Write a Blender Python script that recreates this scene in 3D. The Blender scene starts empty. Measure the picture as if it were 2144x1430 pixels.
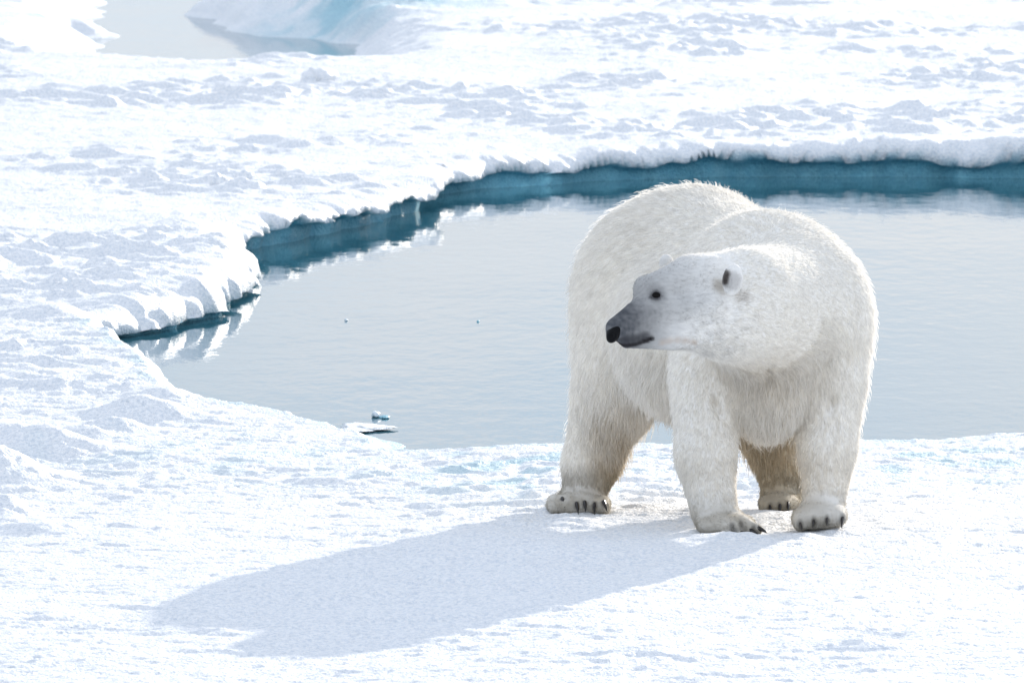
import bpy, math, random
import numpy as np
from mathutils import Vector

rng = np.random.default_rng(7)
random.seed(7)
S = bpy.context.scene
C = S.collection

# ------------------------------------------------------------------ camera, sky, sun, exposure
CAM_Z = 3.93                  # a ship's deck, looking down onto the floe
F = 20000.0                   # focal length in photograph pixels (2144 wide)
PITCH = math.atan(0.07705)
cam_d = bpy.data.cameras.new('camera')
cam = bpy.data.objects.new('camera', cam_d)
C.objects.link(cam)
cam.location = (0, 0, CAM_Z)
cam.rotation_euler = (math.pi / 2 - PITCH, 0, 0)
cam_d.sensor_width = 36.0
cam_d.lens = 36.0 * F / 2144.0
cam_d.clip_start = 0.5
cam_d.clip_end = 6000
cam_d.dof.use_dof = True
cam_d.dof.focus_distance = 39.6
cam_d.dof.aperture_fstop = 15.0
S.camera = cam

SUN_AZ, SUN_EL = math.radians(21.0), math.radians(13.8)    # behind the bear, a little to the right
world = bpy.data.worlds.new('World')
S.world = world
world.use_nodes = True
wn = world.node_tree
wn.nodes.clear()
sky = wn.nodes.new('ShaderNodeTexSky')
sky.sky_type = 'NISHITA'
sky.sun_disc = False
sky.sun_elevation = SUN_EL
sky.sun_rotation = SUN_AZ
sky.air_density = 1.0
sky.dust_density = 0.6
sky.ozone_density = 1.0
# a thin high veil of cloud evens the polar sky out
wtc = wn.nodes.new('ShaderNodeTexCoord')
wmap = wn.nodes.new('ShaderNodeMapping'); wmap.inputs['Scale'].default_value = (9.0, 9.0, 40.0)
wnoise = wn.nodes.new('ShaderNodeTexNoise'); wnoise.inputs['Scale'].default_value = 2.2; wnoise.inputs['Detail'].default_value = 4.0
wramp = wn.nodes.new('ShaderNodeValToRGB')
wramp.color_ramp.elements[0].position = 0.35; wramp.color_ramp.elements[0].color = (2.70, 3.26, 4.02, 1)
wramp.color_ramp.elements[1].position = 0.68; wramp.color_ramp.elements[1].color = (3.70, 3.74, 4.04, 1)
hsv = wn.nodes.new('ShaderNodeMixRGB')
hsv.inputs['Fac'].default_value = 0.95
wn.links.new(wtc.outputs['Generated'], wmap.inputs['Vector'])
wn.links.new(wmap.outputs[0], wnoise.inputs['Vector'])
wn.links.new(wnoise.outputs['Fac'], wramp.inputs['Fac'])
# veil brighter overhead than at the horizon, as overcast skies are
wsep = wn.nodes.new('ShaderNodeSeparateXYZ')
wgrad = wn.nodes.new('ShaderNodeMapRange')
wgrad.inputs['From Min'].default_value = 0.0; wgrad.inputs['From Max'].default_value = 0.7
wgrad.inputs['To Min'].default_value = 1.16; wgrad.inputs['To Max'].default_value = 1.20
wmul = wn.nodes.new('ShaderNodeMixRGB'); wmul.blend_type = 'MULTIPLY'; wmul.inputs['Fac'].default_value = 1.0
wn.links.new(wtc.outputs['Generated'], wsep.inputs[0])
wn.links.new(wsep.outputs['Z'], wgrad.inputs['Value'])
wn.links.new(wramp.outputs[0], wmul.inputs['Color1'])
wn.links.new(wgrad.outputs[0], wmul.inputs['Color2'])
wn.links.new(wmul.outputs[0], hsv.inputs['Color2'])
bg = wn.nodes.new('ShaderNodeBackground')
bg.inputs['Strength'].default_value = 0.12
wo = wn.nodes.new('ShaderNodeOutputWorld')
wn.links.new(sky.outputs[0], hsv.inputs['Color1'])
wn.links.new(hsv.outputs[0], bg.inputs['Color'])
wn.links.new(bg.outputs[0], wo.inputs['Surface'])

sun_d = bpy.data.lights.new('sun', 'SUN')
sun_d.energy = 2.8
sun_d.angle = math.radians(0.5)
sun_d.color = (1.0, 0.915, 0.81)
sun = bpy.data.objects.new('sun', sun_d)
C.objects.link(sun)
to_sun = Vector((math.sin(SUN_AZ) * math.cos(SUN_EL), math.cos(SUN_AZ) * math.cos(SUN_EL), math.sin(SUN_EL)))
sun.rotation_euler = to_sun.to_track_quat('Z', 'Y').to_euler()
sun.location = (20, 60, 30)

S.view_settings.view_transform = 'Standard'
S.view_settings.look = 'None'
S.view_settings.gamma = 1.0
S.view_settings.use_curve_mapping = False
S.view_settings.exposure = 0.87
S.render.engine = 'CYCLES'
cy = S.cycles
cy.max_bounces = 14
cy.diffuse_bounces = 10
cy.glossy_bounces = 4
cy.transmission_bounces = 10
cy.use_denoising = True
try:
    cy.denoiser = 'OPENIMAGEDENOISE'
except Exception:
    pass
cy.caustics_reflective = False
cy.caustics_refractive = False
try:
    S.cycles_curves.shape = 'RIBBONS'
    S.cycles_curves.subdivisions = 1
except Exception:
    pass

# ------------------------------------------------------------------ helpers
cp, sp = math.cos(PITCH), math.sin(PITCH)

def ray(px, py):
    a = (px - 1072.0) / F
    b = (715.0 - py) / F
    return np.array([a, cp + b * sp, -sp + b * cp])

def on_z(px, py, z=0.0):
    d = ray(px, py)
    t = (z - CAM_Z) / d[2]
    return np.array([0, 0, CAM_Z]) + d * t

def at(px, py, Y):
    d = ray(px, py)
    return np.array([0, 0, CAM_Z]) + d * (Y / d[1])

def sstep(a, b, x):
    t = np.clip((x - a) / (b - a), 0, 1)
    return t * t * (3 - 2 * t)

_perm = np.random.default_rng(3).permutation(4096).astype(np.int32)
_ang = np.random.default_rng(4).random(4096).astype(np.float32) * 2 * np.pi
_gx, _gy = np.cos(_ang), np.sin(_ang)

def perlin(x, y, seed=0):
    x = np.asarray(x, np.float32) + seed * 17.31
    y = np.asarray(y, np.float32) + seed * 7.77
    xi = np.floor(x).astype(np.int32); yi = np.floor(y).astype(np.int32)
    fx = (x - xi).astype(np.float32); fy = (y - yi).astype(np.float32)
    u = fx * fx * fx * (fx * (fx * 6 - 15) + 10)
    v = fy * fy * fy * (fy * (fy * 6 - 15) + 10)
    def g(ix, iy, dx, dy):
        h = _perm[(_perm[ix & 4095] + iy) & 4095]
        return _gx[h] * dx + _gy[h] * dy
    n00 = g(xi, yi, fx, fy); n10 = g(xi + 1, yi, fx - 1, fy)
    n01 = g(xi, yi + 1, fx, fy - 1); n11 = g(xi + 1, yi + 1, fx - 1, fy - 1)
    a = n00 + u * (n10 - n00)
    b = n01 + u * (n11 - n01)
    return (a + v * (b - a)) * 1.5

def new_mesh(name, verts, quads, smooth=True):
    verts = np.ascontiguousarray(verts, np.float32); quads = np.ascontiguousarray(quads, np.int32)
    k = quads.shape[1]
    me = bpy.data.meshes.new(name)
    me.vertices.add(len(verts)); me.vertices.foreach_set('co', verts.ravel())
    me.loops.add(quads.size); me.loops.foreach_set('vertex_index', quads.ravel())
    me.polygons.add(len(quads))
    me.polygons.foreach_set('loop_start', np.arange(0, quads.size, k, dtype=np.int32))
    try:
        me.polygons.foreach_set('loop_total', np.full(len(quads), k, np.int32))
    except Exception:
        pass
    if smooth:
        me.polygons.foreach_set('use_smooth', np.ones(len(quads), bool))
    me.update(calc_edges=True)
    return me

def link(name, me, mat=None, parent=None):
    o = bpy.data.objects.new(name, me)
    C.objects.link(o)
    if mat is not None:
        me.materials.append(mat)
    if parent is not None:
        o.parent = parent
    return o

def fattr(me, name, vals, kind='FLOAT', dom='POINT'):
    a = me.attributes.new(name, kind, dom)
    a.data.foreach_set('value' if kind == 'FLOAT' else 'color', np.ascontiguousarray(vals, np.float32).ravel())

class NT:
    def __init__(self, name):
        self.m = bpy.data.materials.new(name); self.m.use_nodes = True
        self.t = self.m.node_tree; self.t.nodes.clear()
        self.out = self.t.nodes.new('ShaderNodeOutputMaterial')
    def n(self, kind, **kw):
        nd = self.t.nodes.new(kind)
        for k, v in kw.items():
            if k.startswith('i_'):
                nd.inputs[k[2:].replace('_', ' ')].default_value = v
            else:
                setattr(nd, k, v)
        return nd
    def l(self, a, b):
        self.t.links.new(a, b)

# ------------------------------------------------------------------ materials of the setting
def snow_material():
    M = NT('snow')
    p = M.n('ShaderNodeBsdfPrincipled')
    ice = M.n('ShaderNodeAttribute', attribute_name='ice')
    melt = M.n('ShaderNodeAttribute', attribute_name='melt')  # ice and melt masks also carry shade painted on the far hummock
    geo = M.n('ShaderNodeTexCoord')
    n1 = M.n('ShaderNodeTexNoise', i_Scale=38.0, i_Detail=4.0, i_Roughness=0.65)
    n2 = M.n('ShaderNodeTexVoronoi', i_Scale=70.0)
    n3 = M.n('ShaderNodeTexNoise', i_Scale=9.0, i_Detail=3.0)
    for n in (n1, n2, n3):
        M.l(geo.outputs['Object'], n.inputs['Vector'])
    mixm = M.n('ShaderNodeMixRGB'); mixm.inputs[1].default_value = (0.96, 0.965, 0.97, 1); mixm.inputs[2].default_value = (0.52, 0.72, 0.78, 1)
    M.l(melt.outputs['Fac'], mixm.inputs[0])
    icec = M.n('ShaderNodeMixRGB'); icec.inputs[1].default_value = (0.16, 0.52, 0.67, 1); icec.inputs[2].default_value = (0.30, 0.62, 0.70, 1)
    M.l(n3.outputs['Fac'], icec.inputs[0])
    mixi = M.n('ShaderNodeMixRGB')
    M.l(ice.outputs['Fac'], mixi.inputs[0]); M.l(mixm.outputs[0], mixi.inputs[1]); M.l(icec.outputs[0], mixi.inputs[2])
    # grainy mottle: greyer crystals, with shade between grains painted into the colour
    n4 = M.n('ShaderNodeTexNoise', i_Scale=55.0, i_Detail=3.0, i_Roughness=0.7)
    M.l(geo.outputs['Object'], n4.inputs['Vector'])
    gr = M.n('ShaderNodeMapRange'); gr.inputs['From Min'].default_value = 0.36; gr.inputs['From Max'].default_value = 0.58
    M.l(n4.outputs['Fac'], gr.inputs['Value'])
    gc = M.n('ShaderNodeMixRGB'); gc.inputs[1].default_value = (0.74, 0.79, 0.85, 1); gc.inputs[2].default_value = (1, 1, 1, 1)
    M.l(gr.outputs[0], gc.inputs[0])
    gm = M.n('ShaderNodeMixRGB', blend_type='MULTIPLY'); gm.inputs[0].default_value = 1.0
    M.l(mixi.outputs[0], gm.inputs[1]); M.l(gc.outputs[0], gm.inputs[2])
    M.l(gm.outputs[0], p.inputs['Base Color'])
    ro = M.n('ShaderNodeMapRange'); ro.inputs['To Min'].default_value = 0.55; ro.inputs['To Max'].default_value = 0.5
    M.l(ice.outputs['Fac'], ro.inputs['Value']); M.l(ro.outputs[0], p.inputs['Roughness'])
    p.inputs['Specular IOR Level'].default_value = 0.3
    b1 = M.n('ShaderNodeBump', i_Strength=0.8, i_Distance=0.014)
    b2 = M.n('ShaderNodeBump', i_Strength=0.5, i_Distance=0.008)
    M.l(n1.outputs['Fac'], b1.inputs['Height'])
    M.l(n2.outputs['Distance'], b2.inputs['Height'])
    M.l(b2.outputs[0], b1.inputs['Normal']); M.l(b1.outputs[0], p.inputs['Normal'])
    M.l(p.outputs[0], M.out.inputs['Surface'])
    return M.m

def water_material():
    M = NT('water')
    p = M.n('ShaderNodeBsdfPrincipled')
    p.inputs['Base Color'].default_value = (0.045, 0.15, 0.20, 1)
    p.inputs['Roughness'].default_value = 0.02
    p.inputs['IOR'].default_value = 1.333
    tc = M.n('ShaderNodeTexCoord')
    mp = M.n('ShaderNodeMapping'); mp.inputs['Scale'].default_value = (1.0, 0.35, 1.0)
    M.l(tc.outputs['Object'], mp.inputs['Vector'])
    n1 = M.n('ShaderNodeTexNoise', i_Scale=8.0, i_Detail=3.0, i_Roughness=0.5)
    n2 = M.n('ShaderNodeTexNoise', i_Scale=0.8, i_Detail=2.0)
    M.l(mp.outputs[0], n1.inputs['Vector']); M.l(mp.outputs[0], n2.inputs['Vector'])
    b1 = M.n('ShaderNodeBump', i_Strength=0.4, i_Distance=0.006)
    b2 = M.n('ShaderNodeBump', i_Strength=0.25, i_Distance=0.03)
    M.l(n1.outputs['Fac'], b1.inputs['Height']); M.l(n2.outputs['Fac'], b2.inputs['Height'])
    M.l(b2.outputs[0], b1.inputs['Normal']); M.l(b1.outputs[0], p.inputs['Normal'])
    M.l(p.outputs[0], M.out.inputs['Surface'])
    return M.m

SNOW = snow_material()
WATER = water_material()

# ------------------------------------------------------------------ shorelines (waterline points on the ground)
# x, y in photograph pixels, height used for the sight line, lip height factor, overhang (m), undercut height fraction
near = [(3600, 940), (2600, 918), (2144, 908), (2050, 905), (1960, 911), (1830, 916), (1700, 922), (1500, 930), (1300, 934), (1180, 937),
        (1000, 942), (900, 944), (815, 940), (800, 925), (780, 903), (720, 886), (650, 872), (560, 863), (500, 854), (430, 852), (378, 846)]
hump = [(368, 818), (345, 796), (328, 776), (300, 754), (262, 737), (228, 727)]
ledge = [(207, 722), (290, 709), (350, 699), (408, 688), (412, 674), (455, 667), (490, 657), (505, 640), (530, 612), (542, 590), (535, 565), (512, 548)]
cove = [(512, 533), (560, 524), (650, 505), (730, 484), (800, 462), (850, 444), (880, 432)]
far = [(900, 408), (1000, 396), (1150, 385), (1320, 375), (1550, 371), (1800, 371), (2144, 373), (2600, 376), (3600, 384)]
shore = []
for pts, z, ov, uc in ((near, 0.05, 0.0, 0.0), (hump, 0.09, 0.0, 0.0), (ledge, 0.0, 0.07, 0.14), (cove, 0.0, 0.15, 0.60), (far, 0.0, 0.10, 0.46)):
    for (x, y) in pts:
        q = on_z(x, y, z)
        shore.append((q[0], q[1], ov, uc))
p2 = [(150, 84), (200, 97), (420, 103), (600, 106), (700, 104), (760, 99), (765, 93), (730, 91), (690, 88), (620, 79), (540, 65), (470, 49), (422, 38),
      (440, 22), (480, 4), (560, -20), (900, -60), (500, -75), (250, -70), (150, -45), (175, -10), (200, 18), (178, 40), (190, 62)]
shore2 = []
for i, (x, y) in enumerate(p2):
    q = on_z(x, y, 0.34 if i < 6 else 0.0)
    shore2.append((q[0], q[1], 0.0, 0.1))

def densify(poly, step=0.12):
    out = []
    n = len(poly)
    for i in range(n):
        a, b = np.array(poly[i]), np.array(poly[(i + 1) % n])
        L = np.hypot(*(b - a)[:2])
        m = max(1, int(L / step)) if L < 25 else 4
        for k in range(m):
            out.append(a + (b - a) * k / m)
    return np.array(out)

def smoothed(poly, n=2):
    for _ in range(n):
        poly = 0.5 * poly + 0.25 * (np.roll(poly, 1, 0) + np.roll(poly, -1, 0))
    return poly
shore = smoothed(densify(shore), 3)
shore2 = smoothed(densify(shore2), 3)

def poly_sd(px, py, poly):
    """signed distance (negative inside the pond), direction to the pond, overhang, undercut"""
    n = len(poly)
    best = np.full(px.shape, 1e9, np.float32)
    qx = np.zeros_like(best); qy = np.zeros_like(best); ov = np.zeros_like(best); uc = np.zeros_like(best)
    inside = np.zeros(px.shape, bool)
    for i in range(n):
        a, b = poly[i], poly[(i + 1) % n]
        ex, ey = b[0] - a[0], b[1] - a[1]
        t = np.clip(((px - a[0]) * ex + (py - a[1]) * ey) / (ex * ex + ey * ey + 1e-12), 0, 1)
        cx, cy_ = a[0] + t * ex, a[1] + t * ey
        d = (px - cx) ** 2 + (py - cy_) ** 2
        m = d < best
        best[m] = d[m]; qx[m] = cx[m]; qy[m] = cy_[m]
        ov[m] = (a[2] + t * (b[2] - a[2]))[m]; uc[m] = (a[3] + t * (b[3] - a[3]))[m]
        if abs(ey) > 1e-12:
            c = ((a[1] > py) != (b[1] > py)) & (px < ex * (py - a[1]) / ey + a[0])
            inside ^= c
    d = np.sqrt(best)
    nx, ny = (qx - px) / (d + 1e-6), (qy - py) / (d + 1e-6)
    s = np.where(inside, -d, d)
    nx = np.where(inside, -nx, nx); ny = np.where(inside, -ny, ny)
    return s, nx, ny, ov, uc

def gz(px, py, z, sx, sy, A, x, y):
    q = on_z(px, py, z)
    return A * np.exp(-((x - q[0]) / sx) ** 2 - ((y - q[1]) / sy) ** 2)

def ground_base(x, y):
    z = 0.095 - 0.05 * sstep(39.6, 41.2, y) + 0.015 * sstep(42.3, 43.4, y)
    # the left floe and the far floe stand higher out of the water
    left = sstep(0.2, -1.6, x) * sstep(47.0, 50.5, y)
    farm = sstep(57.0, 62.0, y)
    z = z + (0.20 - 0.06) * np.maximum(left, farm) + 0.10 * sstep(64, 75, y)
    z = z + gz(100, 770, 0.15, 1.2, 1.5, 0.13, x, y) - gz(40, 668, 0.1, 0.9, 0.7, 0.12, x, y)
    z = z + gz(330, 632, 0.25, 0.55, 1.0, 0.09, x, y)
    for (px, py, sx_, sy_, A) in ((300, 838, .20, .16, .10), (235, 862, .16, .13, .07), (90, 905, .22, .17, .12), (175, 890, .16, .13, .07), (-15, 965, .24, .3, .16), (15, 1045, .10, .2, .10),
                                  (60, 1090, .16, .14, .04), (340, 815, .14, .16, .06), (20, 880, .2, .2, .06)):
        z = z + gz(px, py, 0.15, sx_, sy_, A, x, y)
    # crest in front of the paws
    z = z + gz(1180, 1150, 0.1, 0.8, 0.35, 0.035, x, y) + gz(1560, 1140, 0.1, 0.3, 0.2, 0.015, x, y)
    for (px, py) in ((1500, 1140), (1560, 1136), (1690, 1124), (1740, 1110), (1180, 1086), (1230, 1088), (1635, 1082)):
        z = z + gz(px, py, 0.1, 0.10, 0.10, 0.018, x, y)
    # shallow old prints
    z = z - gz(1815, 1325, 0.1, 0.17, 0.22, 0.05, x, y) + gz(1790, 1348, 0.1, 0.2, 0.12, 0.03, x, y)
    z = z - gz(865, 1255, 0.1, 0.10, 0.10, 0.03, x, y) - gz(960, 1352, 0.1, 0.08, 0.1, 0.03, x, y)
    # ridge over the far right edge
    z = z + gz(2000, 330, 0.2, 1.6, 1.2, 0.10, x, y) + gz(1250, 120, 0.3, 1.2, 1.2, 0.10, x, y)
    # hummock with its slope facing the camera behind the far pool
    z = z + gz(780, -4, 0.3, 1.05, 1.3, 0.55, x, y) * (1 + 0.35 * perlin(x * 1.6, y * 1.1, 91) + 0.14 * perlin(x * 3.5, y * 3, 92) + 0.24 * perlin(x * 6, y * 5, 93) + 0.10 * perlin(x * 14, y * 12, 94)) + gz(60, 20, 0.2, 0.7, 1.5, 0.12, x, y) * (1 + 0.5 * perlin(x * 4, y * 3, 95))
    return z

def ground_bumps(x, y):
    wx = x + 0.12 * perlin(x * 1.7, y * 1.7, 11)
    wy = y + 0.12 * perlin(x * 1.7, y * 1.7, 12)
    a = perlin(wx * 1.1, wy * 0.9, 1)
    b = perlin(wx * 1.7, wy * 2.7, 2)
    c = perlin(wx * 4.2, wy * 6.2, 3)
    d = perlin(wx * 10.0, wy * 13.0, 4)
    e = perlin(x * 31.0, y * 29.0, 5)
    g = perlin(x * 63.0, y * 60.0, 6)
    rough = sstep(-0.35, 0.45, perlin(x * 0.45, y * 0.3, 9))
    farw = sstep(43, 52, y)
    vfar = sstep(58, 70, y)
    jag = 0.24 * c + 0.05 * d + 0.02 * e
    lump = sstep(-0.1, 1.1, b + jag) * (0.020 + 0.055 * farw)
    lump = lump + sstep(-0.1, 1.0, c + 0.14 * d + 0.04 * e) * (0.019 + 0.012 * farw) * 1.1 * (0.5 + 0.5 * rough)
    cup = -(1 - np.abs(c)) ** 3 * 0.006
    z = 0.03 * a + lump * (0.15 + 0.85 * rough) * (0.95 + 0.05 * sstep(38, 42, y)) + cup + 0.006 * d + 0.0085 * np.abs(perlin(x * 11 + 3 * c, y * 9.5, 71)) + 0.0062 * np.abs(perlin(x * 23, y * 20, 72)) + 0.0042 * np.abs(perlin(x * 47, y * 41, 73)) * (1 - vfar)
    return z * (0.7 + 0.3 * sstep(38, 44, y))

def build_ground():
    k = np.concatenate([-np.geomspace(1.2, 0.064, 40)[:-1], np.linspace(-0.062, 0.062, 470), np.geomspace(0.064, 1.2, 40)[1:]])
    ys = [-60, -30, 0, 10, 20, 26, 30, 32]
    y = 33.2
    while y < 98:
        ys.append(y)
        y += 0.013 * (y / 34.0) ** 1.35 if y < 58 else 0.032 * (y / 58.0)
    while y < 5000:
        ys.append(y); y += max(0.3, (y - 97) * 0.12)
    ys = np.array(ys, np.float64)
    Yg, Kg = np.meshgrid(ys, k, indexing='ij')
    Xg = Kg * np.maximum(Yg, 30.0)
    x = Xg.ravel().astype(np.float32); y = Yg.ravel().astype(np.float32)
    base = ground_base(x, y)
    z = base + ground_bumps(x, y)
    z = np.maximum(z, 0.022 + 0.004 * perlin(x * 9, y * 9, 21))
    s = np.full(x.shape, 9.0, np.float32); nx = np.zeros_like(s); ny = np.zeros_like(s); ov = np.zeros_like(s); uc = np.zeros_like(s)
    for poly, (y0, y1) in ((shore, (42, 69)), (shore2, (71, 110))):
        m = (y > y0) & (y < y1) & (np.abs(x) < 14)
        r = poly_sd(x[m], y[m], poly)
        for dst, src in zip((s, nx, ny, ov, uc), r):
            dst[m] = src
    # ragged rim
    s = s - 0.09 * (ov > 0.045) * (uc > 0.1) * sstep(60.5, 58.5, y)
    s = s + np.where(s < 1.5, 0.10 * np.abs(perlin(x * 1.5, y * 1.1, 181)) - 0.03 + (0.05 * np.abs(perlin(x * 4.0, y * 2.6, 82)) - 0.02) * sstep(64, 58, y) + 0.05 * perlin(x * 1.1 + 0.7 * perlin(x * 2.3, y, 88), y * 0.8, 89) * sstep(56, 62, y) + 0.012 * perlin(x * 9, y * 7, 83), 0) * (1 + 0.6 * (ov > 0.02))
    s = s + 0.30 * perlin(x * 1.3, y * 0.9, 96) * sstep(84, 85.5, y) * (s < 3) + 0.035 * perlin(x * 5.5, y * 3.0, 97) * (ov < 0.012) * (y < 50) * (s < 1)
    # chunkier rim on the undercut floes
    rim = np.exp(-np.clip(s, 0, 9) / 0.35) * (ov > 0.01)
    z = z + rim * ((0.045 + 0.055 * (uc < 0.3)) * sstep(-0.3, 0.7, perlin(x * 2.0, y * 1.4, 31)) + 0.012 * perlin(x * 8.5, y * 7.5, 32))
    z = np.maximum(z, 0.03)
    # profile across the edge
    uc = np.where(uc > 0.12, uc * (1 + 0.35 * perlin(x * 2.2, y * 1.8, 85) + 0.2 * perlin(x * 6, y * 5, 86)), uc)
    uc = np.clip(uc, 0, 0.8)
    soft = ov < 0.012
    zt = z.copy()
    w = np.where(soft, np.where(y > 71, 0.7, 0.10), 0.13 + 0.09 * (uc < 0.4))
    up = np.clip(s / w, 0, 1)
    lipz = zt * (1 - np.where(soft, np.where(y > 71, 0.9, 0.6) * (1 - up) ** 1.8, (1 - np.maximum(uc, 0.12)) * (1 - np.sqrt(np.clip(1 - (1 - up) ** 2, 0, 1)))))
    off = (ov + 0.012 * perlin(x * 9, y * 7, 87) * (ov > 0.01)) * (1 - up) ** 1.5
    z1 = np.where(soft, zt * np.where(y > 71, 0.1, 0.4), zt * np.maximum(uc, 0.12))      # height where the lip ends
    D = np.where(soft, 0.06, 0.07)
    t2 = np.clip(-s / D, 0, 1)             # underside, going back
    t3 = np.clip((-s - D) / 0.14, 0, 1)    # wall down to and below the water
    t4 = np.clip((-s - D - 0.14) / 0.8, 0, 1)
    z = np.where(s >= 0, lipz, z1 * (1 - t2 * np.where(soft, 0.6, 0.15)) )
    z = np.where(t3 > 0, z * (1 - t3) + (-0.06) * t3, z)
    z = np.where(t4 > 0, -0.06 - 0.6 * t4, z)
    hd = np.where(s >= 0, off, np.where(soft, 0, 1) * ((ov) * (1 - t2) + s * np.minimum(t2, 1) * (1 - t4) * 0.97))
    hd = np.where(s < 0, hd * np.where(t4 > 0, 1 - t4, 1), hd)
    x2 = x + nx * hd; y2 = y + ny * hd
    ice_shade = np.where(soft, np.where(y > 71, 0.5, 1.0) * sstep(-0.02, np.where(y > 71, -0.4, -0.09), s), sstep(-0.005, -0.045, s))
    q1 = on_z(1120, 985, .05); q2 = on_z(1930, 965, .05); q3 = on_z(560, 955, .06)
    melt = 0.9 * np.exp(-((x - q1[0]) / 0.5) ** 2 - ((y - q1[1]) / 1.3) ** 2) + 0.8 * np.exp(-((x - q2[0]) / 0.8) ** 2 - ((y - q2[1]) / 1.1) ** 2) + 0.4 * np.exp(-((x - q3[0]) / 0.9) ** 2 - ((y - q3[1]) / 1.2) ** 2)
    q_shade = on_z(780, 50, .2); q5 = on_z(120, 62, .15)
    ice_shade = np.maximum(ice_shade, 0.62 * np.exp(-((x - q_shade[0]) / 1.0) ** 2 - ((y - 87.2) / 1.3) ** 2) * sstep(-0.3, 0.5, perlin(x * 2.6, y * 1.6, 44) + 0.6 * perlin(x * 7, y * 5, 46)))  # blue shade of the hummock's near slope, painted in as ice tint
    ice_shade = np.maximum(ice_shade, 0.6 * np.exp(-((x - q5[0]) / 0.3) ** 2 - ((y - q5[1]) / 1.0) ** 2) * sstep(-0.2, 0.4, perlin(x * 4, y * 1.5, 45)))
    melt = np.clip(melt, 0, 1) * sstep(0.15, -0.4, perlin(x * 3.2, y * 2.8, 2) + 0.4 * perlin(x * 8, y * 7, 41))
    melt = np.maximum(melt, 0.8 * np.exp(-((x - q_shade[0]) / 0.9) ** 2 - ((y - 87.2) / 1.5) ** 2) * sstep(-0.5, 0.3, perlin(x * 2, y * 1.3, 43) + 0.3))  # same hummock shade, painted through the melt tint
    melt = np.maximum(melt, 0.6 * (ov < 0.012) * (y < 60) * sstep(0.22, 0.02, s + 0.10 * perlin(x * 5, y * 3, 98)))
    nr, nc = Yg.shape
    idx = np.arange(nr * nc, dtype=np.int32).reshape(nr, nc)
    quads = np.stack([idx[:-1, :-1], idx[:-1, 1:], idx[1:, 1:], idx[1:, :-1]], -1).reshape(-1, 4)
    me = new_mesh('snow_ground', np.stack([x2, y2, z], 1), quads)
    fattr(me, 'ice', ice_shade); fattr(me, 'melt', melt)
    o = link('snow_ground', me, SNOW)
    o['kind'] = 'structure'; o['label'] = 'white granular snow covering the sea ice around the melt pools'
    return o

build_ground()
wm = new_mesh('pond_water', [(-60, 41.5, 0), (60, 41.5, 0), (60, 140, 0), (-60, 140, 0)], [(0, 1, 2, 3)])
wat = link('pond_water', wm, WATER)
wat['kind'] = 'structure'; wat['label'] = 'calm pale blue melt water between the snowy floes'

def ground_z(x, y):
    xx = np.array([x], np.float32); yy = np.array([y], np.float32)
    return float((ground_base(xx, yy) + ground_bumps(xx, yy))[0])

# ------------------------------------------------------------------ the bear
# every muscle mass: kind, shape, blend width, fur flow, fur length
PR = []
def rc(a, b, ra, rb, k=0.06, flow=(0, 0, -1), ln=0.035):
    PR.append(('rc', np.array(a), np.array(b), ra, rb, k, np.array(flow, float), ln))
def el(c, r, k=0.06, flow=(0, 0, -1), ln=0.035, rot=None):
    R = np.eye(3) if rot is None else rot
    PR.append(('el', np.array(c), np.array(r, float), R, None, k, np.array(flow, float), ln))

def rotz(a):
    c, s = math.cos(a), math.sin(a); return np.array([[c, -s, 0], [s, c, 0], [0, 0, 1]])
def roty(a):
    c, s = math.cos(a), math.sin(a); return np.array([[c, 0, s], [0, 1, 0], [-s, 0, c]])

BACK = (-0.3, 0.9, -0.15)
# trunk
el(at(1428, 618, 40.95), (0.475, 0.50, 0.455), 0.1, (-0.35, 0.6, -0.7), 0.055)
el(at(1490, 690, 40.5), (0.43, 0.52, 0.40), 0.1, (-0.25, 0.5, -0.8), 0.055)
rc(at(1470, 560, 40.9), at(1600, 590, 40.1), 0.33, 0.26, 0.1, BACK, 0.045)
el(at(1612, 690, 39.98), (0.39, 0.38, 0.42), 0.1, (0, 0.2, -1), 0.045)
el(at(1606, 583, 40.05), (0.335, 0.33, 0.275), 0.1, (0.1, 0.7, -0.5), 0.035)
el(at(1738, 700, 39.9), (0.165, 0.25, 0.31), 0.08, (0.1, 0.4, -1), 0.035)
el(at(1487, 770, 39.85), (0.165, 0.20, 0.25), 0.08, (-0.1, 0.3, -1), 0.035)
el(at(1604, 800, 39.75), (0.20, 0.24, 0.23), 0.08, (0, 0.1, -1), 0.045)
# front leg on the picture's left
rc(at(1482, 800, 39.72), at(1477, 945, 39.62), 0.155, 0.118, 0.06, (-0.1, 0.2, -1), 0.035)
rc(at(1477, 945, 39.62), at(1494, 1060, 39.58), 0.118, 0.098, 0.05, (0, 0.2, -1), 0.03)
el(at(1520, 1098, 39.5), (0.12, 0.15, 0.052), 0.05, (0.6, -0.3, -0.4), 0.02, rotz(-0.35))
# front leg on the picture's right
rc(at(1741, 800, 39.8), at(1733, 930, 39.75), 0.15, 0.115, 0.06, (0.1, 0.2, -1), 0.035)
rc(at(1733, 930, 39.75), at(1726, 1040, 39.72), 0.115, 0.088, 0.05, (0, 0.2, -1), 0.03)
el(at(1716, 1080, 39.62), (0.114, 0.16, 0.06), 0.05, (0, -0.6, -0.4), 0.02)
# hind leg on the picture's left
el(at(1300, 740, 40.85), (0.205, 0.34, 0.33), 0.09, (-0.1, 0.4, -1), 0.05)
rc(at(1275, 840, 40.85), at(1238, 965, 40.88), 0.16, 0.112, 0.07, (0.05, 0.3, -1), 0.055)
rc(at(1238, 965, 40.88), at(1222, 1035, 40.86), 0.112, 0.092, 0.05, (0.05, 0.3, -1), 0.045)
el(at(1208, 1060, 40.74), (0.135, 0.19, 0.06), 0.05, (0, -0.5, -0.5), 0.02)
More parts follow.
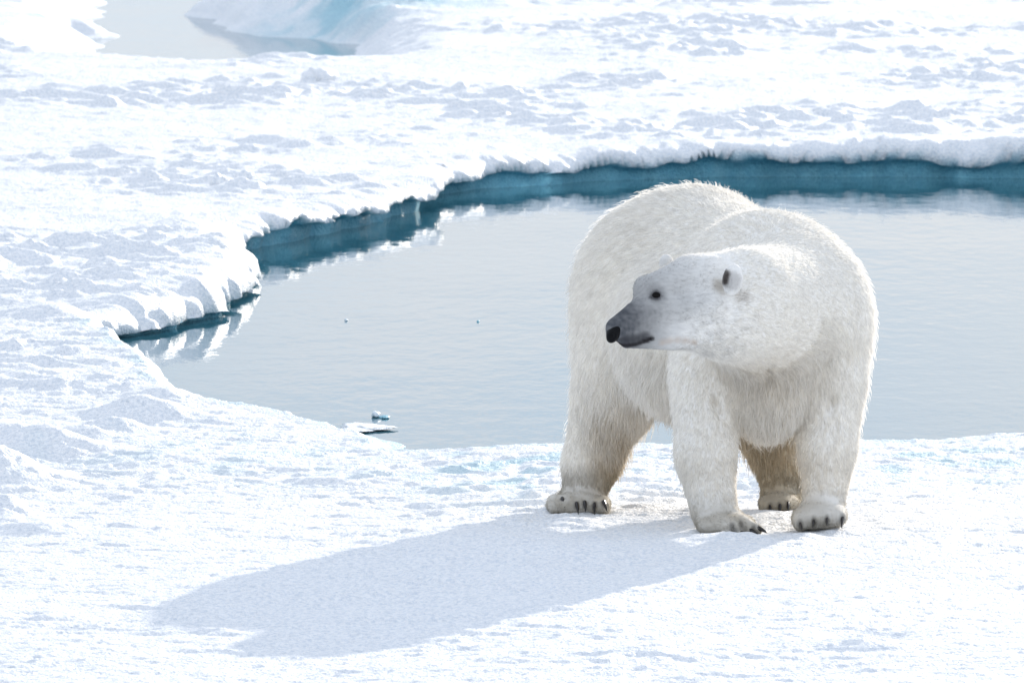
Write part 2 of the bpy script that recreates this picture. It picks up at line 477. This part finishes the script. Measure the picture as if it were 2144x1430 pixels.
# hind leg on the picture's right
el(at(1575, 760, 40.95), (0.2, 0.33, 0.32), 0.09, (0.1, 0.4, -1), 0.05)
rc(at(1595, 850, 40.98), at(1634, 965, 41.0), 0.15, 0.10, 0.07, (0.05, 0.3, -1), 0.055)
rc(at(1634, 965, 41.0), at(1636, 1030, 40.98), 0.10, 0.085, 0.05, (0.05, 0.3, -1), 0.04)
el(at(1634, 1056, 40.86), (0.09, 0.17, 0.055), 0.05, (0, -0.5, -0.5), 0.02)
# neck
HD = (0.9, 0.15, 0.3)
rc(at(1664, 640, 39.86), at(1560, 628, 39.33), 0.25, 0.215, 0.19, (0.7, 0.4, -0.1), 0.03)
rc(at(1612, 655, 39.58), at(1500, 682, 39.26), 0.185, 0.115, 0.16, (0.8, 0.2, -0.25), 0.035)
# head
el(at(1482, 612, 39.26), (0.165, 0.15, 0.158), 0.06, HD, 0.02)
rc(at(1440, 602, 39.2), at(1370, 616, 39.13), 0.13, 0.084, 0.05, HD, 0.013)
el(at(1351, 604, 39.19), (0.050, 0.055, 0.055), 0.03, HD, 0.009)
el(at(1384, 606, 39.06), (0.05, 0.035, 0.035), 0.03, HD, 0.009)
rc(at(1372, 645, 39.1), at(1293, 688, 39.03), 0.083, 0.05, 0.04, (0.85, 0.1, 0.2), 0.006)
rc(at(1313, 713, 39.04), at(1400, 692, 39.12), 0.032, 0.082, 0.03, (0.9, 0.1, -0.05), 0.008)
el(at(1460, 676, 39.18), (0.15, 0.12, 0.115), 0.05, (0.9, 0.1, -0.1), 0.02)
rc(at(1364, 598, 39.05), at(1496, 556, 39.19), 0.026, 0.034, 0.03, HD, 0.013)
rc(at(1398, 646, 39.055), at(1486, 640, 39.11), 0.034, 0.06, 0.05, HD, 0.014)
rc(at(1332, 655, 39.02), at(1372, 640, 39.05), 0.045, 0.05, 0.03, HD, 0.007)
N_BODY = len(PR)
# ears
el(at(1534, 586, 39.065), (0.043, 0.030, 0.066), 0.02, (0.2, 0.3, 0.8), 0.008, roty(0.12))
el(at(1395, 552, 39.33), (0.030, 0.03, 0.04), 0.02, (0.2, 0.3, 0.8), 0.008)
# toes
def toes(pts, Y, r, ln=0.09):
    for (px, py) in pts:
        c = at(px, py, Y)
        rc(c, c + np.array([0, ln, 0.012]), r, r * 1.1, 0.018, (0, -0.6, -0.5), 0.014)
HIND_L = [(1162, 1060), (1190, 1059), (1215, 1061), (1240, 1061), (1263, 1063)]
FRONT_R = [(1676, 1096), (1702, 1092), (1730, 1088), (1757, 1084)]
HIND_R = [(1604, 1062), (1624, 1060), (1644, 1060)]
toes(HIND_L, 40.58, 0.031)
toes(FRONT_R, 39.50, 0.031)
toes(HIND_R, 40.72, 0.028)
FRONT_L = [((1520, 1108), (1545, 1116)), ((1535, 1102), (1566, 1112)), ((1545, 1096), (1584, 1108)), ((1490, 1108), (1512, 1117))]
for (a, b) in FRONT_L:
    rc(at(a[0], a[1], 39.48), at(b[0], b[1], 39.40), 0.034, 0.024, 0.018, (0.6, -0.4, -0.4), 0.014)
# carved: ear cup, eye socket, mouth line
CUT = [('el', at(1522, 591, 39.025), np.array([0.026, 0.036, 0.050]), roty(0.12), 0.010),
       ('rc', at(1303, 723, 38.985), at(1364, 710, 39.0), 0.004, 0.004, 0.006),
       ]

def sd_prim(pr, P):
    if pr[0] == 'rc':
        a, b, ra, rb = pr[1], pr[2], pr[3], pr[4]
        ba = b - a
        q = P - a.astype(P.dtype)
        h = np.clip(q @ ba.astype(P.dtype) / float(ba @ ba), 0, 1)
        q = q - h[..., None] * ba.astype(P.dtype)
        return np.sqrt((q * q).sum(-1)) - (ra + (rb - ra) * h)
    c, r, R = pr[1], pr[2], pr[3]
    q = (P - c.astype(P.dtype)) @ R.astype(P.dtype)
    u = q / r.astype(P.dtype)
    k0 = np.sqrt((u * u).sum(-1)); v = u / r.astype(P.dtype)
    k1 = np.sqrt((v * v).sum(-1)) + 1e-9
    return k0 * (k0 - 1) / k1

def bbox(pr):
    if pr[0] == 'rc':
        m = max(pr[3], pr[4])
        return np.minimum(pr[1], pr[2]) - m, np.maximum(pr[1], pr[2]) + m
    m = max(pr[2])
    return pr[1] - m, pr[1] + m

H = 0.0085
lo = np.min([bbox(p)[0] for p in PR], 0) - 0.04
hi = np.max([bbox(p)[1] for p in PR], 0) + 0.04
dim = np.ceil((hi - lo) / H).astype(int) + 1
grid = np.full(dim, 0.3, np.float32)
ax = [np.arange(dim[i], dtype=np.float32) * H for i in range(3)]

def window(b0, b1, pad):
    i0 = np.maximum(((b0 - lo - pad) / H).astype(int), 0)
    i1 = np.minimum(((b1 - lo + pad) / H).astype(int) + 2, dim)
    sl = tuple(slice(i0[i], i1[i]) for i in range(3))
    P = np.stack(np.meshgrid(*[ax[i][sl[i]] for i in range(3)], indexing='ij'), -1)
    return sl, P
def local(pr):
    q = list(pr); q[1] = pr[1] - lo
    if pr[0] == 'rc': q[2] = pr[2] - lo
    return tuple(q)
for pr in PR:
    sl, P = window(*bbox(pr), pr[5] + 0.05)
    d = sd_prim(local(pr), P).astype(np.float32)
    g = grid[sl]; k = pr[5]
    h = np.maximum(k - np.abs(g - d), 0) / k
    grid[sl] = np.minimum(g, d) - h * h * k * 0.25
for ct in CUT:
    k = ct[-1]
    sl, P = window(*bbox(ct), k + 0.04)
    d = -sd_prim(local(ct), P).astype(np.float32)
    g = grid[sl]
    h = np.maximum(k - np.abs(g - d), 0) / k
    grid[sl] = np.maximum(g, d) + h * h * k * 0.25

def surface_nets(g):
    ins = g < 0
    nx, ny, nz = g.shape
    cnt = np.zeros((nx - 1, ny - 1, nz - 1), np.uint8)
    for dx in (0, 1):
        for dy in (0, 1):
            for dz in (0, 1):
                cnt += ins[dx:nx - 1 + dx, dy:ny - 1 + dy, dz:nz - 1 + dz]
    act = (cnt > 0) & (cnt < 8)
    ids = np.argwhere(act)
    vid = np.full(act.shape, -1, np.int32); vid[act] = np.arange(len(ids))
    pos = np.zeros((len(ids), 3), np.float32); num = np.zeros(len(ids), np.float32)
    cor = [(0, 0, 0), (1, 0, 0), (0, 1, 0), (1, 1, 0), (0, 0, 1), (1, 0, 1), (0, 1, 1), (1, 1, 1)]
    for i in range(8):
        for j in range(i + 1, 8):
            dlt = np.array(cor[j]) - np.array(cor[i])
            if np.abs(dlt).sum() != 1: continue
            a = g[ids[:, 0] + cor[i][0], ids[:, 1] + cor[i][1], ids[:, 2] + cor[i][2]]
            b = g[ids[:, 0] + cor[j][0], ids[:, 1] + cor[j][1], ids[:, 2] + cor[j][2]]
            m = (a < 0) != (b < 0)
            t = np.where(m, a / (a - b + 1e-20), 0)
            pos[m] += (np.array(cor[i]) + t[:, None] * dlt)[m]
            num[m] += 1
    verts = ids + pos / num[:, None]
    quads = []
    for axis in range(3):
        o1, o2 = [(1, 2), (2, 0), (0, 1)][axis]
        s0 = [slice(1, -1)] * 3; s0[axis] = slice(0, -1)
        s1 = list(s0); s1[axis] = slice(1, None)
        A, B = ins[tuple(s0)], ins[tuple(s1)]
        e = np.argwhere(A != B)
        off = np.array([1, 1, 1]); off[axis] = 0
        e = e + off
        sg = ins[e[:, 0], e[:, 1], e[:, 2]]
        def cell(a1, a2):
            c = e.copy(); c[:, o1] -= a1; c[:, o2] -= a2
            return vid[c[:, 0], c[:, 1], c[:, 2]]
        q = np.stack([cell(1, 1), cell(0, 1), cell(0, 0), cell(1, 0)], 1)
        q[~sg] = q[~sg][:, ::-1]
        quads.append(q)
    return verts, np.concatenate(quads)

V, Q = surface_nets(grid)
V = V * H + lo

def grid_sample(P):
    q = (P - lo) / H
    i = np.clip(np.floor(q).astype(int), 0, dim - 2); f = q - i
    out = 0
    for dx in (0, 1):
        for dy in (0, 1):
            for dz in (0, 1):
                wgt = (f[:, 0] if dx else 1 - f[:, 0]) * (f[:, 1] if dy else 1 - f[:, 1]) * (f[:, 2] if dz else 1 - f[:, 2])
                out = out + wgt * grid[i[:, 0] + dx, i[:, 1] + dy, i[:, 2] + dz]
    return out

def grid_normal(P):
    e = H * 1.2
    n = np.stack([grid_sample(P + np.array(v) * e) - grid_sample(P - np.array(v) * e) for v in ((1, 0, 0), (0, 1, 0), (0, 0, 1))], 1)
    return n / (np.linalg.norm(n, axis=1, keepdims=True) + 1e-9)

def on_skin(px, py, y0=38.6):
    """first point of the bear's skin along a sight line"""
    d = ray(px, py)
    ts = np.arange(y0, 41.6, 0.003) / d[1]
    P = np.array([0, 0, CAM_Z]) + ts[:, None] * d
    ok = ((P > lo + 0.02) & (P < hi - 0.02)).all(1)
    v = np.full(len(P), 1.0); v[ok] = grid_sample(P[ok])
    i = np.argmax(v < 0)
    return P[i], grid_normal(P[i:i + 1])[0]

# folds of the chest where the legs swing
FOLD = []
for line, r in ((((1494, 832), (1499, 848), (1506, 864)), 0.010), (((1746, 832), (1744, 846), (1740, 860)), 0.010), (((1610, 772), (1608, 786), (1612, 806)), 0.009)):
    pts = [on_skin(*q)[0] for q in line]
    FOLD += pts + [(pts[i] + pts[i + 1]) / 2 for i in range(len(pts) - 1)]
    for i in range(len(pts) - 1):
        ct = ('rc', pts[i], pts[i + 1], r, r, 0.03)
        sl, P = window(*bbox(ct), 0.06)
        d = -sd_prim(local(ct), P).astype(np.float32)
        g = grid[sl]
        h = np.maximum(0.03 - np.abs(g - d), 0) / 0.03
        grid[sl] = np.maximum(g, d) + h * h * 0.03 * 0.25
V, Q = surface_nets(grid)
V = V * H + lo

# hide colours of the animal, with some shade painted in
CLAW_HL = [(1177, 1046), (1207, 1057), (1224, 1054), (1245, 1057), (1263, 1053)]
CLAW_FR = [(1675, 1098), (1704, 1092), (1732, 1088), (1764, 1087)]
CLAW_HR = [(1612, 1062), (1633, 1060), (1650, 1056)]
NOSE, EYE, BROW = at(1285, 697, 39.0), at(1374, 618, 39.03), at(1400, 640, 39.1)
HAX = at(1500, 610, 39.2) - NOSE; HL = np.linalg.norm(HAX); HAX = HAX / HL

def hide_color(P):
    x, y, z = P[:, 0], P[:, 1], P[:, 2]
    n = perlin(x * 9 + y * 5, z * 9 + y * 4, 51)
    col = np.tile(np.array([0.95, 0.928, 0.885], np.float32), (len(P), 1))
    # yellowed fur on the belly, between the legs and inside the thighs
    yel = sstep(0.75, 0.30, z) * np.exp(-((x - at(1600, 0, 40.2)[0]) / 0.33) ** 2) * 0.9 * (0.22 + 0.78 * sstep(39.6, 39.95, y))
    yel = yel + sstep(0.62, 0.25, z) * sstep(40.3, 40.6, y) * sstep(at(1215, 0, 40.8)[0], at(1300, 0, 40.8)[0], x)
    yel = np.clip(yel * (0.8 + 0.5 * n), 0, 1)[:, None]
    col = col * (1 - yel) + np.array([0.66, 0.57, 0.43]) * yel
    neck_shade = (np.exp(-((P - at(1606, 800, 39.5)) / np.array([0.2, 0.25, 0.12])) ** 2).prod(1) * 0.4)[:, None]  # shade below the jaw and neck, painted into the chest fur
    col = col * (1 - neck_shade) + np.array([0.70, 0.63, 0.52]) * neck_shade
    # soiled fur at the feet
    ft = (sstep(0.29, 0.13, z) * 0.75 * (0.9 + 0.6 * n)).clip(0, 1)[:, None]
    col = col * (1 - ft) + np.array([0.40, 0.365, 0.30]) * ft
    # dark skin showing through the short hair of the muzzle
    rel = P - NOSE
    t = rel @ HAX
    rad = np.linalg.norm(rel - t[:, None] * HAX, axis=1)
    inh = sstep(0.36, 0.22, rad) * (y < 39.4)
    up = (rel[:, 2] - t * HAX[2])
    lat_ = perlin(t * 16 + 3 * n, up * 75 + y * 60, 58) + 0.6 * perlin(t * 34, up * 150 + y * 90, 59)
    m = sstep(0.36, 0.03, t + 0.35 * np.clip(-up - 0.01, -0.05, 0.1) + 0.02 * n) * inh
    m = (np.clip(m * (0.97 + 0.07 * perlin(x * 60 + y * 30, z * 60, 57)), 0, 1))[:, None]
    col = col * (1 - m) + np.array([0.085, 0.09, 0.10]) * m
    g = (sstep(0.62, 0.24, t) * inh * 0.66 * (0.25 + 0.75 * sstep(-0.09, 0.03, up)) * sstep(0.225, 0.165, up))[:, None] * (1 - m)  # thin-haired grey, plus shade painted on the head's side, top left lighter
    col = col * (1 - g) + np.array([0.30, 0.305, 0.305]) * g
    col = col * (1 + 0.12 * lat_ * inh * (y < 39.5) * sstep(0.66, 0.42, t))[:, None]
    # dark rim of the eyes and lips, shade inside the ear cup painted dark
    for c, r0, r1, cc, a in ((on_skin(1374, 619)[0], 0.029, 0.016, (0.02, 0.018, 0.018), 1.0), (on_skin(1364, 623)[0], 0.014, 0.006, (0.02, 0.018, 0.018), 1.0), (on_skin(1376, 617)[0], 0.055, 0.02, (0.16, 0.16, 0.165), 0.5), (on_skin(1532, 588)[0], 0.05, 0.03, (0.40, 0.38, 0.36), 0.55), (on_skin(1521, 573)[0], 0.024, 0.008, (0.05, 0.04, 0.035), 0.9), (on_skin(1519, 583)[0], 0.024, 0.008, (0.05, 0.04, 0.035), 0.9), (on_skin(1518, 592)[0], 0.022, 0.006, (0.05, 0.04, 0.035), 0.9),
                             (on_skin(1505, 600)[0], 0.05, 0.01, (0.36, 0.31, 0.24), 0.6), (on_skin(1553, 622)[0], 0.045, 0.01, (0.36, 0.31, 0.25), 0.3)):
        w = (sstep(r0, r1, np.linalg.norm(P - c, axis=1)) * a)[:, None]
        col = col * (1 - w) + np.array(cc) * w
    for c in FOLD:  # crease shade of the chest folds, painted faintly into the fur
        w = (sstep(0.03, 0.0, np.linalg.norm(P - c, axis=1)) * 0.05)[:, None]
        col = col * (1 - w) + np.array((0.40, 0.35, 0.27)) * w
    for (px, py) in CLAW_HL + CLAW_FR + CLAW_HR + [(1506, 1118), (1540, 1116), (1560, 1111), (1578, 1107), (1532, 1103), (1552, 1098)]:  # shade in the gaps between toes and claws, painted into the fur
        w = (sstep(0.030, 0.006, np.linalg.norm((P - on_skin(px, py)[0]) * np.array([1.6, 1, 0.8]), axis=1)) * 0.6)[:, None]
        col = col * (1 - w) + np.array((0.05, 0.045, 0.04)) * w
    for (px, py) in ((1306, 712), (1318, 712), (1330, 710), (1342, 707), (1353, 704)):
        w = (0.7 * sstep(0.030, 0.008, np.linalg.norm(P - on_skin(px, py)[0], axis=1)))[:, None]
        col = col * (1 - w) + np.array((0.05, 0.05, 0.055)) * w
    for (px, py) in ((1388, 717), (1402, 713), (1418, 712), (1434, 713), (1450, 716)):
        w = (0.4 * sstep(0.026, 0.004, np.linalg.norm(P - on_skin(px, py)[0], axis=1)))[:, None]
        col = col * (1 - w) + np.array((0.55, 0.42, 0.31)) * w
    for (px, py) in ((1294, 717), (1300, 721), (1307, 723), (1315, 723), (1323, 722), (1331, 721), (1339, 718), (1347, 715), (1354, 713), (1360, 711), (1365, 709)):
        c = on_skin(px, py)[0]
        if c[1] > 39.3: continue
        w = (0.92 * sstep(0.016, 0.006, np.linalg.norm(P - c, axis=1)))[:, None]
        col = col * (1 - w) + np.array((0.02, 0.018, 0.02)) * w
    return np.clip(col, 0, 1)

def flow_len(P):
    W = np.zeros(len(P)); Fl = np.zeros((len(P), 3)); L = np.zeros(len(P))
    for pr in PR:
        w = np.exp(-np.clip(sd_prim(pr, P), 0, 1) / 0.03)
        W += w; Fl += w[:, None] * pr[6]; L += w * pr[7]
    return Fl / W[:, None], L / W

def build_bear():
    root = bpy.data.objects.new('polar_bear', None)
    C.objects.link(root)
    root.location = (at(1610, 1118, 39.6)[0], 39.9, 0.07)
    root['label'] = 'white polar bear standing on the snow by the water, head turned to its side'
    root['category'] = 'polar bear'
    inv = np.array(root.location)
    # skin
    M = NT('bear_skin')
    p = M.n('ShaderNodeBsdfPrincipled'); a = M.n('ShaderNodeAttribute', attribute_name='hide')
    M.l(a.outputs['Color'], p.inputs['Base Color']); p.inputs['Roughness'].default_value = 0.8
    p.inputs['Specular IOR Level'].default_value = 0.1
    M.l(p.outputs[0], M.out.inputs['Surface'])
    me = new_mesh('body', V - inv, Q)
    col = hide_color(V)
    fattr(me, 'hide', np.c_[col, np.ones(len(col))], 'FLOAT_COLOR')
    link('body', me, M.m, root)
    # fur
    A, B_, C_, D_ = (V[Q[:, i]] for i in range(4))
    cr = np.cross(C_ - A, D_ - B_)
    area = np.linalg.norm(cr, axis=1) * 0.5
    cen = (A + B_ + C_ + D_) / 4
    fl, ln = flow_len(cen)
    toc = np.array([0, 0, CAM_Z]) - cen
    facing = ((cr / (2 * area[:, None] + 1e-12)) * (toc / np.linalg.norm(toc, axis=1, keepdims=True))).sum(1)
    dens = np.where(facing > -0.35, 1.0, 0.3)
    dens = dens * np.clip((0.035 / ln) ** 1.1, 0.75, 6.0)
    N = 430000
    pr_ = area * dens; pr_ = pr_ / pr_.sum()
    f = rng.choice(len(Q), N, p=pr_)
    u, v = rng.random((2, N))[..., None]
    R = (A[f] * (1 - u) + B_[f] * u) * (1 - v) + (D_[f] * (1 - u) + C_[f] * u) * v
    e0 = on_skin(1374, 618)[0]
    keep = np.linalg.norm(R - e0, axis=1) > 0.017
    R = R[keep]; N = len(R)
    nrm = grid_normal(R)
    fl, ln = flow_len(R)
    n1 = perlin(R[:, 0] * 17 + R[:, 1] * 11, R[:, 2] * 17 - R[:, 1] * 9, 61)
    n2 = perlin(R[:, 0] * 17 - R[:, 1] * 11, R[:, 2] * 17 + R[:, 1] * 9, 62)
    n3 = perlin(R[:, 0] * 45 + R[:, 1] * 30, R[:, 2] * 45 - R[:, 1] * 20, 63)
    fl = fl / (np.linalg.norm(fl, axis=1, keepdims=True) + 1e-9)
    fl = fl + np.stack([n1, n2, n3 * 0.5], 1) * np.clip(ln / 0.05, 0.12, 0.8)[:, None] * 0.42 + rng.normal(0, 0.15, (N, 3))
    tg = fl - (fl * nrm).sum(1, keepdims=True) * nrm
    tg = tg / (np.linalg.norm(tg, axis=1, keepdims=True) + 1e-9)
    # long hair hanging from the belly and the backs of the legs
    ln = ln * 0.72
    under = sstep(0.1, -0.6, nrm[:, 2]) * (R[:, 2] > 0.25) * (R[:, 1] > 39.45)
    ln = ln * (1 + 0.9 * under) * (0.72 + 0.5 * rng.random(N)) * (1 + 0.25 * n3 * np.clip(ln / 0.03, 0, 1))
    lowf = sstep(0.26, 0.10, R[:, 2])
    ln = ln * (1 - lowf) + np.minimum(ln, 0.026) * lowf
    wild = rng.random(N) < 0.035
    ln = ln * (1 + 0.45 * wild)
    K = 5
    t = np.linspace(0, 1, K)
    lift0 = (0.5 + 0.3 * rng.random(N) + 0.6 * wild)[:, None]
    pts = np.zeros((N, K, 3))
    cur = R - nrm * 0.003
    pts[:, 0] = cur
    for k in range(1, K):
        lift = lift0 * (1 - 0.75 * t[k])
        d = tg + nrm * lift + np.array([0, 0, -0.35]) * t[k]
        d = d / np.linalg.norm(d, axis=1, keepdims=True)
        cur = cur + d * (ln / (K - 1))[:, None]
        pts[:, k] = cur
    rad0 = np.clip(0.00045 + 0.010 * ln, 0.0004, 0.0009) * (0.8 + 0.4 * rng.random(N))
    rad = rad0[:, None] * np.array([1.0, 1.0, 0.85, 0.6, 0.2])
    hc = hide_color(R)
    hc = hc * (0.84 + 0.22 * rng.random((N, 1)) + 0.06 * n3[:, None])
    dk = sstep(0.6, 0.2, hc[:, 1])[:, None]
    hc = hc * (1 + dk * rng.normal(0, 0.35, (N, 1)).clip(-0.6, 1.2))
    hair = bpy.data.hair_curves.new('fur')
    hair.add_curves([K] * N)
    pa = hair.attributes.get('position') or hair.attributes.new('position', 'FLOAT_VECTOR', 'POINT')
    pa.data.foreach_set('vector', (pts - inv).astype(np.float32).ravel())
    ra = hair.attributes.get('radius') or hair.attributes.new('radius', 'FLOAT', 'POINT')
    ra.data.foreach_set('value', rad.astype(np.float32).ravel())
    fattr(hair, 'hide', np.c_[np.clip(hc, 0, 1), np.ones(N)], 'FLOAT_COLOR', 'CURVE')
    F_ = NT('bear_fur')
    a = F_.n('ShaderNodeAttribute', attribute_name='hide')
    d1 = F_.n('ShaderNodeBsdfDiffuse'); d2 = F_.n('ShaderNodeBsdfTranslucent')
    F_.l(a.outputs['Color'], d1.inputs['Color']); F_.l(a.outputs['Color'], d2.inputs['Color'])
    mx = F_.n('ShaderNodeMixShader'); mx.inputs[0].default_value = 0.52
    F_.l(d1.outputs[0], mx.inputs[1]); F_.l(d2.outputs[0], mx.inputs[2])
    F_.l(mx.outputs[0], F_.out.inputs['Surface'])
    hair.materials.append(F_.m)
    ho = bpy.data.objects.new('fur', hair); C.objects.link(ho); ho.parent = root
    return root, inv

bear, BINV = build_bear()

def dark(name, col, rough, spec=0.5):
    M = NT(name)
    p = M.n('ShaderNodeBsdfPrincipled'); p.inputs['Base Color'].default_value = (*col, 1)
    p.inputs['Roughness'].default_value = rough; p.inputs['Specular IOR Level'].default_value = spec
    n = M.n('ShaderNodeTexNoise', i_Scale=160.0, i_Detail=2.0)
    tc = M.n('ShaderNodeTexCoord'); M.l(tc.outputs['Object'], n.inputs['Vector'])
    b = M.n('ShaderNodeBump', i_Strength=0.4, i_Distance=0.002)
    M.l(n.outputs['Fac'], b.inputs['Height']); M.l(b.outputs[0], p.inputs['Normal'])
    M.l(p.outputs[0], M.out.inputs['Surface'])
    return M.m
NOSE_M = dark('nose_leather', (0.004, 0.004, 0.005), 0.45, 0.12)
EYE_M = dark('eye_brown', (0.004, 0.003, 0.0025), 0.05, 0.12)
CLAW_M = dark('claw_horn', (0.018, 0.015, 0.014), 0.3)

def blob(name, mat, centre, fn, nu=28, nv=18):
    vs, qs = [], []
    for j in range(nv + 1):
        th = math.pi * j / nv
        for i in range(nu):
            ph = 2 * math.pi * i / nu
            vs.append(fn(np.array([math.sin(th) * math.cos(ph), math.sin(th) * math.sin(ph), math.cos(th)])))
    for j in range(nv):
        for i in range(nu):
            a = j * nu + i; b = j * nu + (i + 1) % nu
            qs.append((a, a + nu, b + nu, b))
    me = new_mesh(name, np.array(vs) + np.asarray(centre) - BINV, np.array(qs))
    return link(name, me, mat, bear)

# nose pad: broad above, narrowing to the lip, nostril hollows on both sides
fw = -HAX; side = np.cross(fw, (0, 0, 1)); side /= np.linalg.norm(side); upv = np.cross(side, fw)
def nose_fn(d):
    l = d[0] * side * 0.039 * (1.0 + 0.25 * d[2]) + d[1] * fw * 0.034 + d[2] * upv * 0.037 - fw * 0.016 * d[2]
    for sgn in (-1, 1):
        g = math.exp(-((d[0] - sgn * 0.6) / 0.28) ** 2 - ((d[1] - 0.6) / 0.4) ** 2 - ((d[2] + 0.15) / 0.3) ** 2)
        l = l - (fw * 0.012 + side * sgn * 0.006) * g
    return l
blob('nose', NOSE_M, at(1285, 697, 39.01), nose_fn, 40, 26)
for (px, py) in ((1374, 618),):
    p0, n0 = on_skin(px, py)
    blob('eye', EYE_M, p0 - n0 * 0.003, lambda d: d * np.array([0.0175, 0.015, 0.0145]))
p0 = on_skin(1374, 618)[0]
rel = p0 - NOSE
# the far eye mirrors the near one across the head's own middle plane
mid = at(1375, 640, 39.13); 
lat = np.cross(HAX, (0, 0, 1)); lat /= np.linalg.norm(lat)
far_eye = p0 - 2 * ((p0 - mid) @ lat) * lat
far_eye = far_eye + (mid - far_eye) * 0.22
blob('eye', EYE_M, far_eye, lambda d: d * 0.0165)

def claw(base, tip, r):
    base = np.array(base); tip = np.array(tip)
    ax_ = tip - base; L = np.linalg.norm(ax_); ax_ /= L
    s = np.cross(ax_, (0, 0, 1)); s /= np.linalg.norm(s) + 1e-9; u = np.cross(s, ax_)
    vs, qs = [], []
    n, m = 8, 7
    for j in range(m):
        t = j / (m - 1)
        c = base + ax_ * L * t + u * (0.35 * L * (t * (1 - t)) )
        rr = r * (1 - t) ** 0.6 * (1 if j < m - 1 else 0.02)
        for i in range(n):
            a = 2 * math.pi * i / n
            vs.append(c + s * math.cos(a) * rr * 0.7 + u * math.sin(a) * rr)
    for j in range(m - 1):
        for i in range(n):
            a = j * n + i; b = j * n + (i + 1) % n
            qs.append((a, b, b + n, a + n))
    link('claw', new_mesh('claw', np.array(vs) - BINV, np.array(qs)), CLAW_M, bear)

for (px, py) in [(1177, 1046), (1207, 1057), (1224, 1054), (1245, 1057), (1263, 1053)]:
    p0, n0 = on_skin(px, py)
    k = rng.uniform(-1, 1, 3); claw(p0 + np.array([0, 0.01, 0.004]), p0 + np.array([0.006 + 0.012 * k[0], -0.045, -0.036 + 0.008 * k[1]]), 0.012 + 0.002 * k[2])
for (px, py) in [(1675, 1098), (1704, 1092), (1732, 1088), (1764, 1087)]:
    p0, n0 = on_skin(px, py)
    k = rng.uniform(-1, 1, 3); claw(p0 + np.array([0, 0.01, 0.004]), p0 + np.array([0.004 + 0.012 * k[0], -0.045, -0.028 + 0.008 * k[1]]), 0.011 + 0.002 * k[2])
for (a, b) in FRONT_L:
    p0 = at(b[0], b[1] - 2, 39.39)
    claw(p0, p0 + np.array([0.045, -0.03, -0.018]), 0.012)
for (px, py) in [(1612, 1062), (1633, 1060), (1650, 1056)]:
    p0, n0 = on_skin(px, py)
    claw(p0 + np.array([0, 0.01, 0.004]), p0 + np.array([0.0, -0.04, -0.03]), 0.011)

# ------------------------------------------------------------------ loose ice and snow
def chunk(name, label, cat, c, size, seed, mat, ice=0.0, group=None, sub=3, taper=0.0):
    import bmesh
    bm = bmesh.new()
    bmesh.ops.create_icosphere(bm, subdivisions=sub, radius=1.0)
    v = np.array([q.co[:] for q in bm.verts]); fc = np.array([[q.index for q in f.verts] for f in bm.faces])
    bm.free()
    n = 0.32 * perlin(v[:, 0] * 1.3 + v[:, 2] * 0.9, v[:, 1] * 1.3 - v[:, 2] * 0.7, seed) + 0.18 * perlin(v[:, 0] * 3.3 + v[:, 2] * 2.1, v[:, 1] * 3.3 - v[:, 2] * 1.9, seed + 1)
    n = n + 0.09 * perlin(v[:, 0] * 8 + v[:, 2] * 5, v[:, 1] * 8 - v[:, 2] * 5, seed + 2)
    v[:, 1:] = v[:, 1:] * (1 - taper * (v[:, :1] + 1) * 0.5)
    v = v * (1 + n)[:, None] * np.array(size)
    me = new_mesh(name, v, fc)
    fattr(me, 'ice', np.clip(ice + 0 * n, 0, 1)); fattr(me, 'melt', np.zeros(len(v)))
    o = link(name, me, mat)
    o.location = c
    o['label'] = label; o['category'] = cat
    if group: o['group'] = group
    return o

IG, SG = 'bits of ice floating in the pool', 'snow lumps on the far floe'
q = on_z(787, 873); chunk('ice_chunk', 'white piece of ice floating near the left end of the bear side shore', 'ice chunk', (q[0], q[1], 0.012), (0.022, 0.05, 0.018), 101, SNOW, 0.1, IG)
q = on_z(806, 875); chunk('ice_chunk', 'low teal sliver of ice floating beside the white floating piece', 'ice chunk', (q[0], q[1], 0.004), (0.026, 0.06, 0.009), 104, SNOW, 0.9, IG)
q = on_z(725, 672); chunk('ice_chunk', 'tiny white ice crumb floating mid pool on the left', 'ice chunk', (q[0], q[1], 0.003), (0.010, 0.02, 0.009), 107, SNOW, 0.2, IG, 2)
q = on_z(1001, 674); chunk('ice_chunk', 'tiny dark teal ice crumb floating mid pool left of the bear', 'ice chunk', (q[0], q[1], 0.002), (0.008, 0.02, 0.008), 110, SNOW, 1.0, IG, 2)
q = on_z(772, 899); chunk('ice_shelf', 'thin pointed shelf of ice reaching into the pool from the near shore', 'ice shelf', (q[0], q[1], 0.010), (0.125, 0.30, 0.016), 113, SNOW, 0.05, taper=0.8, sub=4)
for (px, py, r, lab) in ((668, 186, (0.13, 0.16, 0.075), 'rounded snow lump standing alone high on the far left floe'),
                         (458, 378, (0.055, 0.07, 0.05), 'small round snow lump left of its twin above the dark cove'),
                         (511, 374, (0.06, 0.07, 0.045), 'small snow lump just right of the round one above the cove')):
    q = on_z(px, py, 0.25)
    chunk('snow_lump', lab, 'snow lump', (q[0], q[1], ground_z(q[0], q[1]) + r[2] * 0.3), r, int(px), SNOW, 0.0, SG)
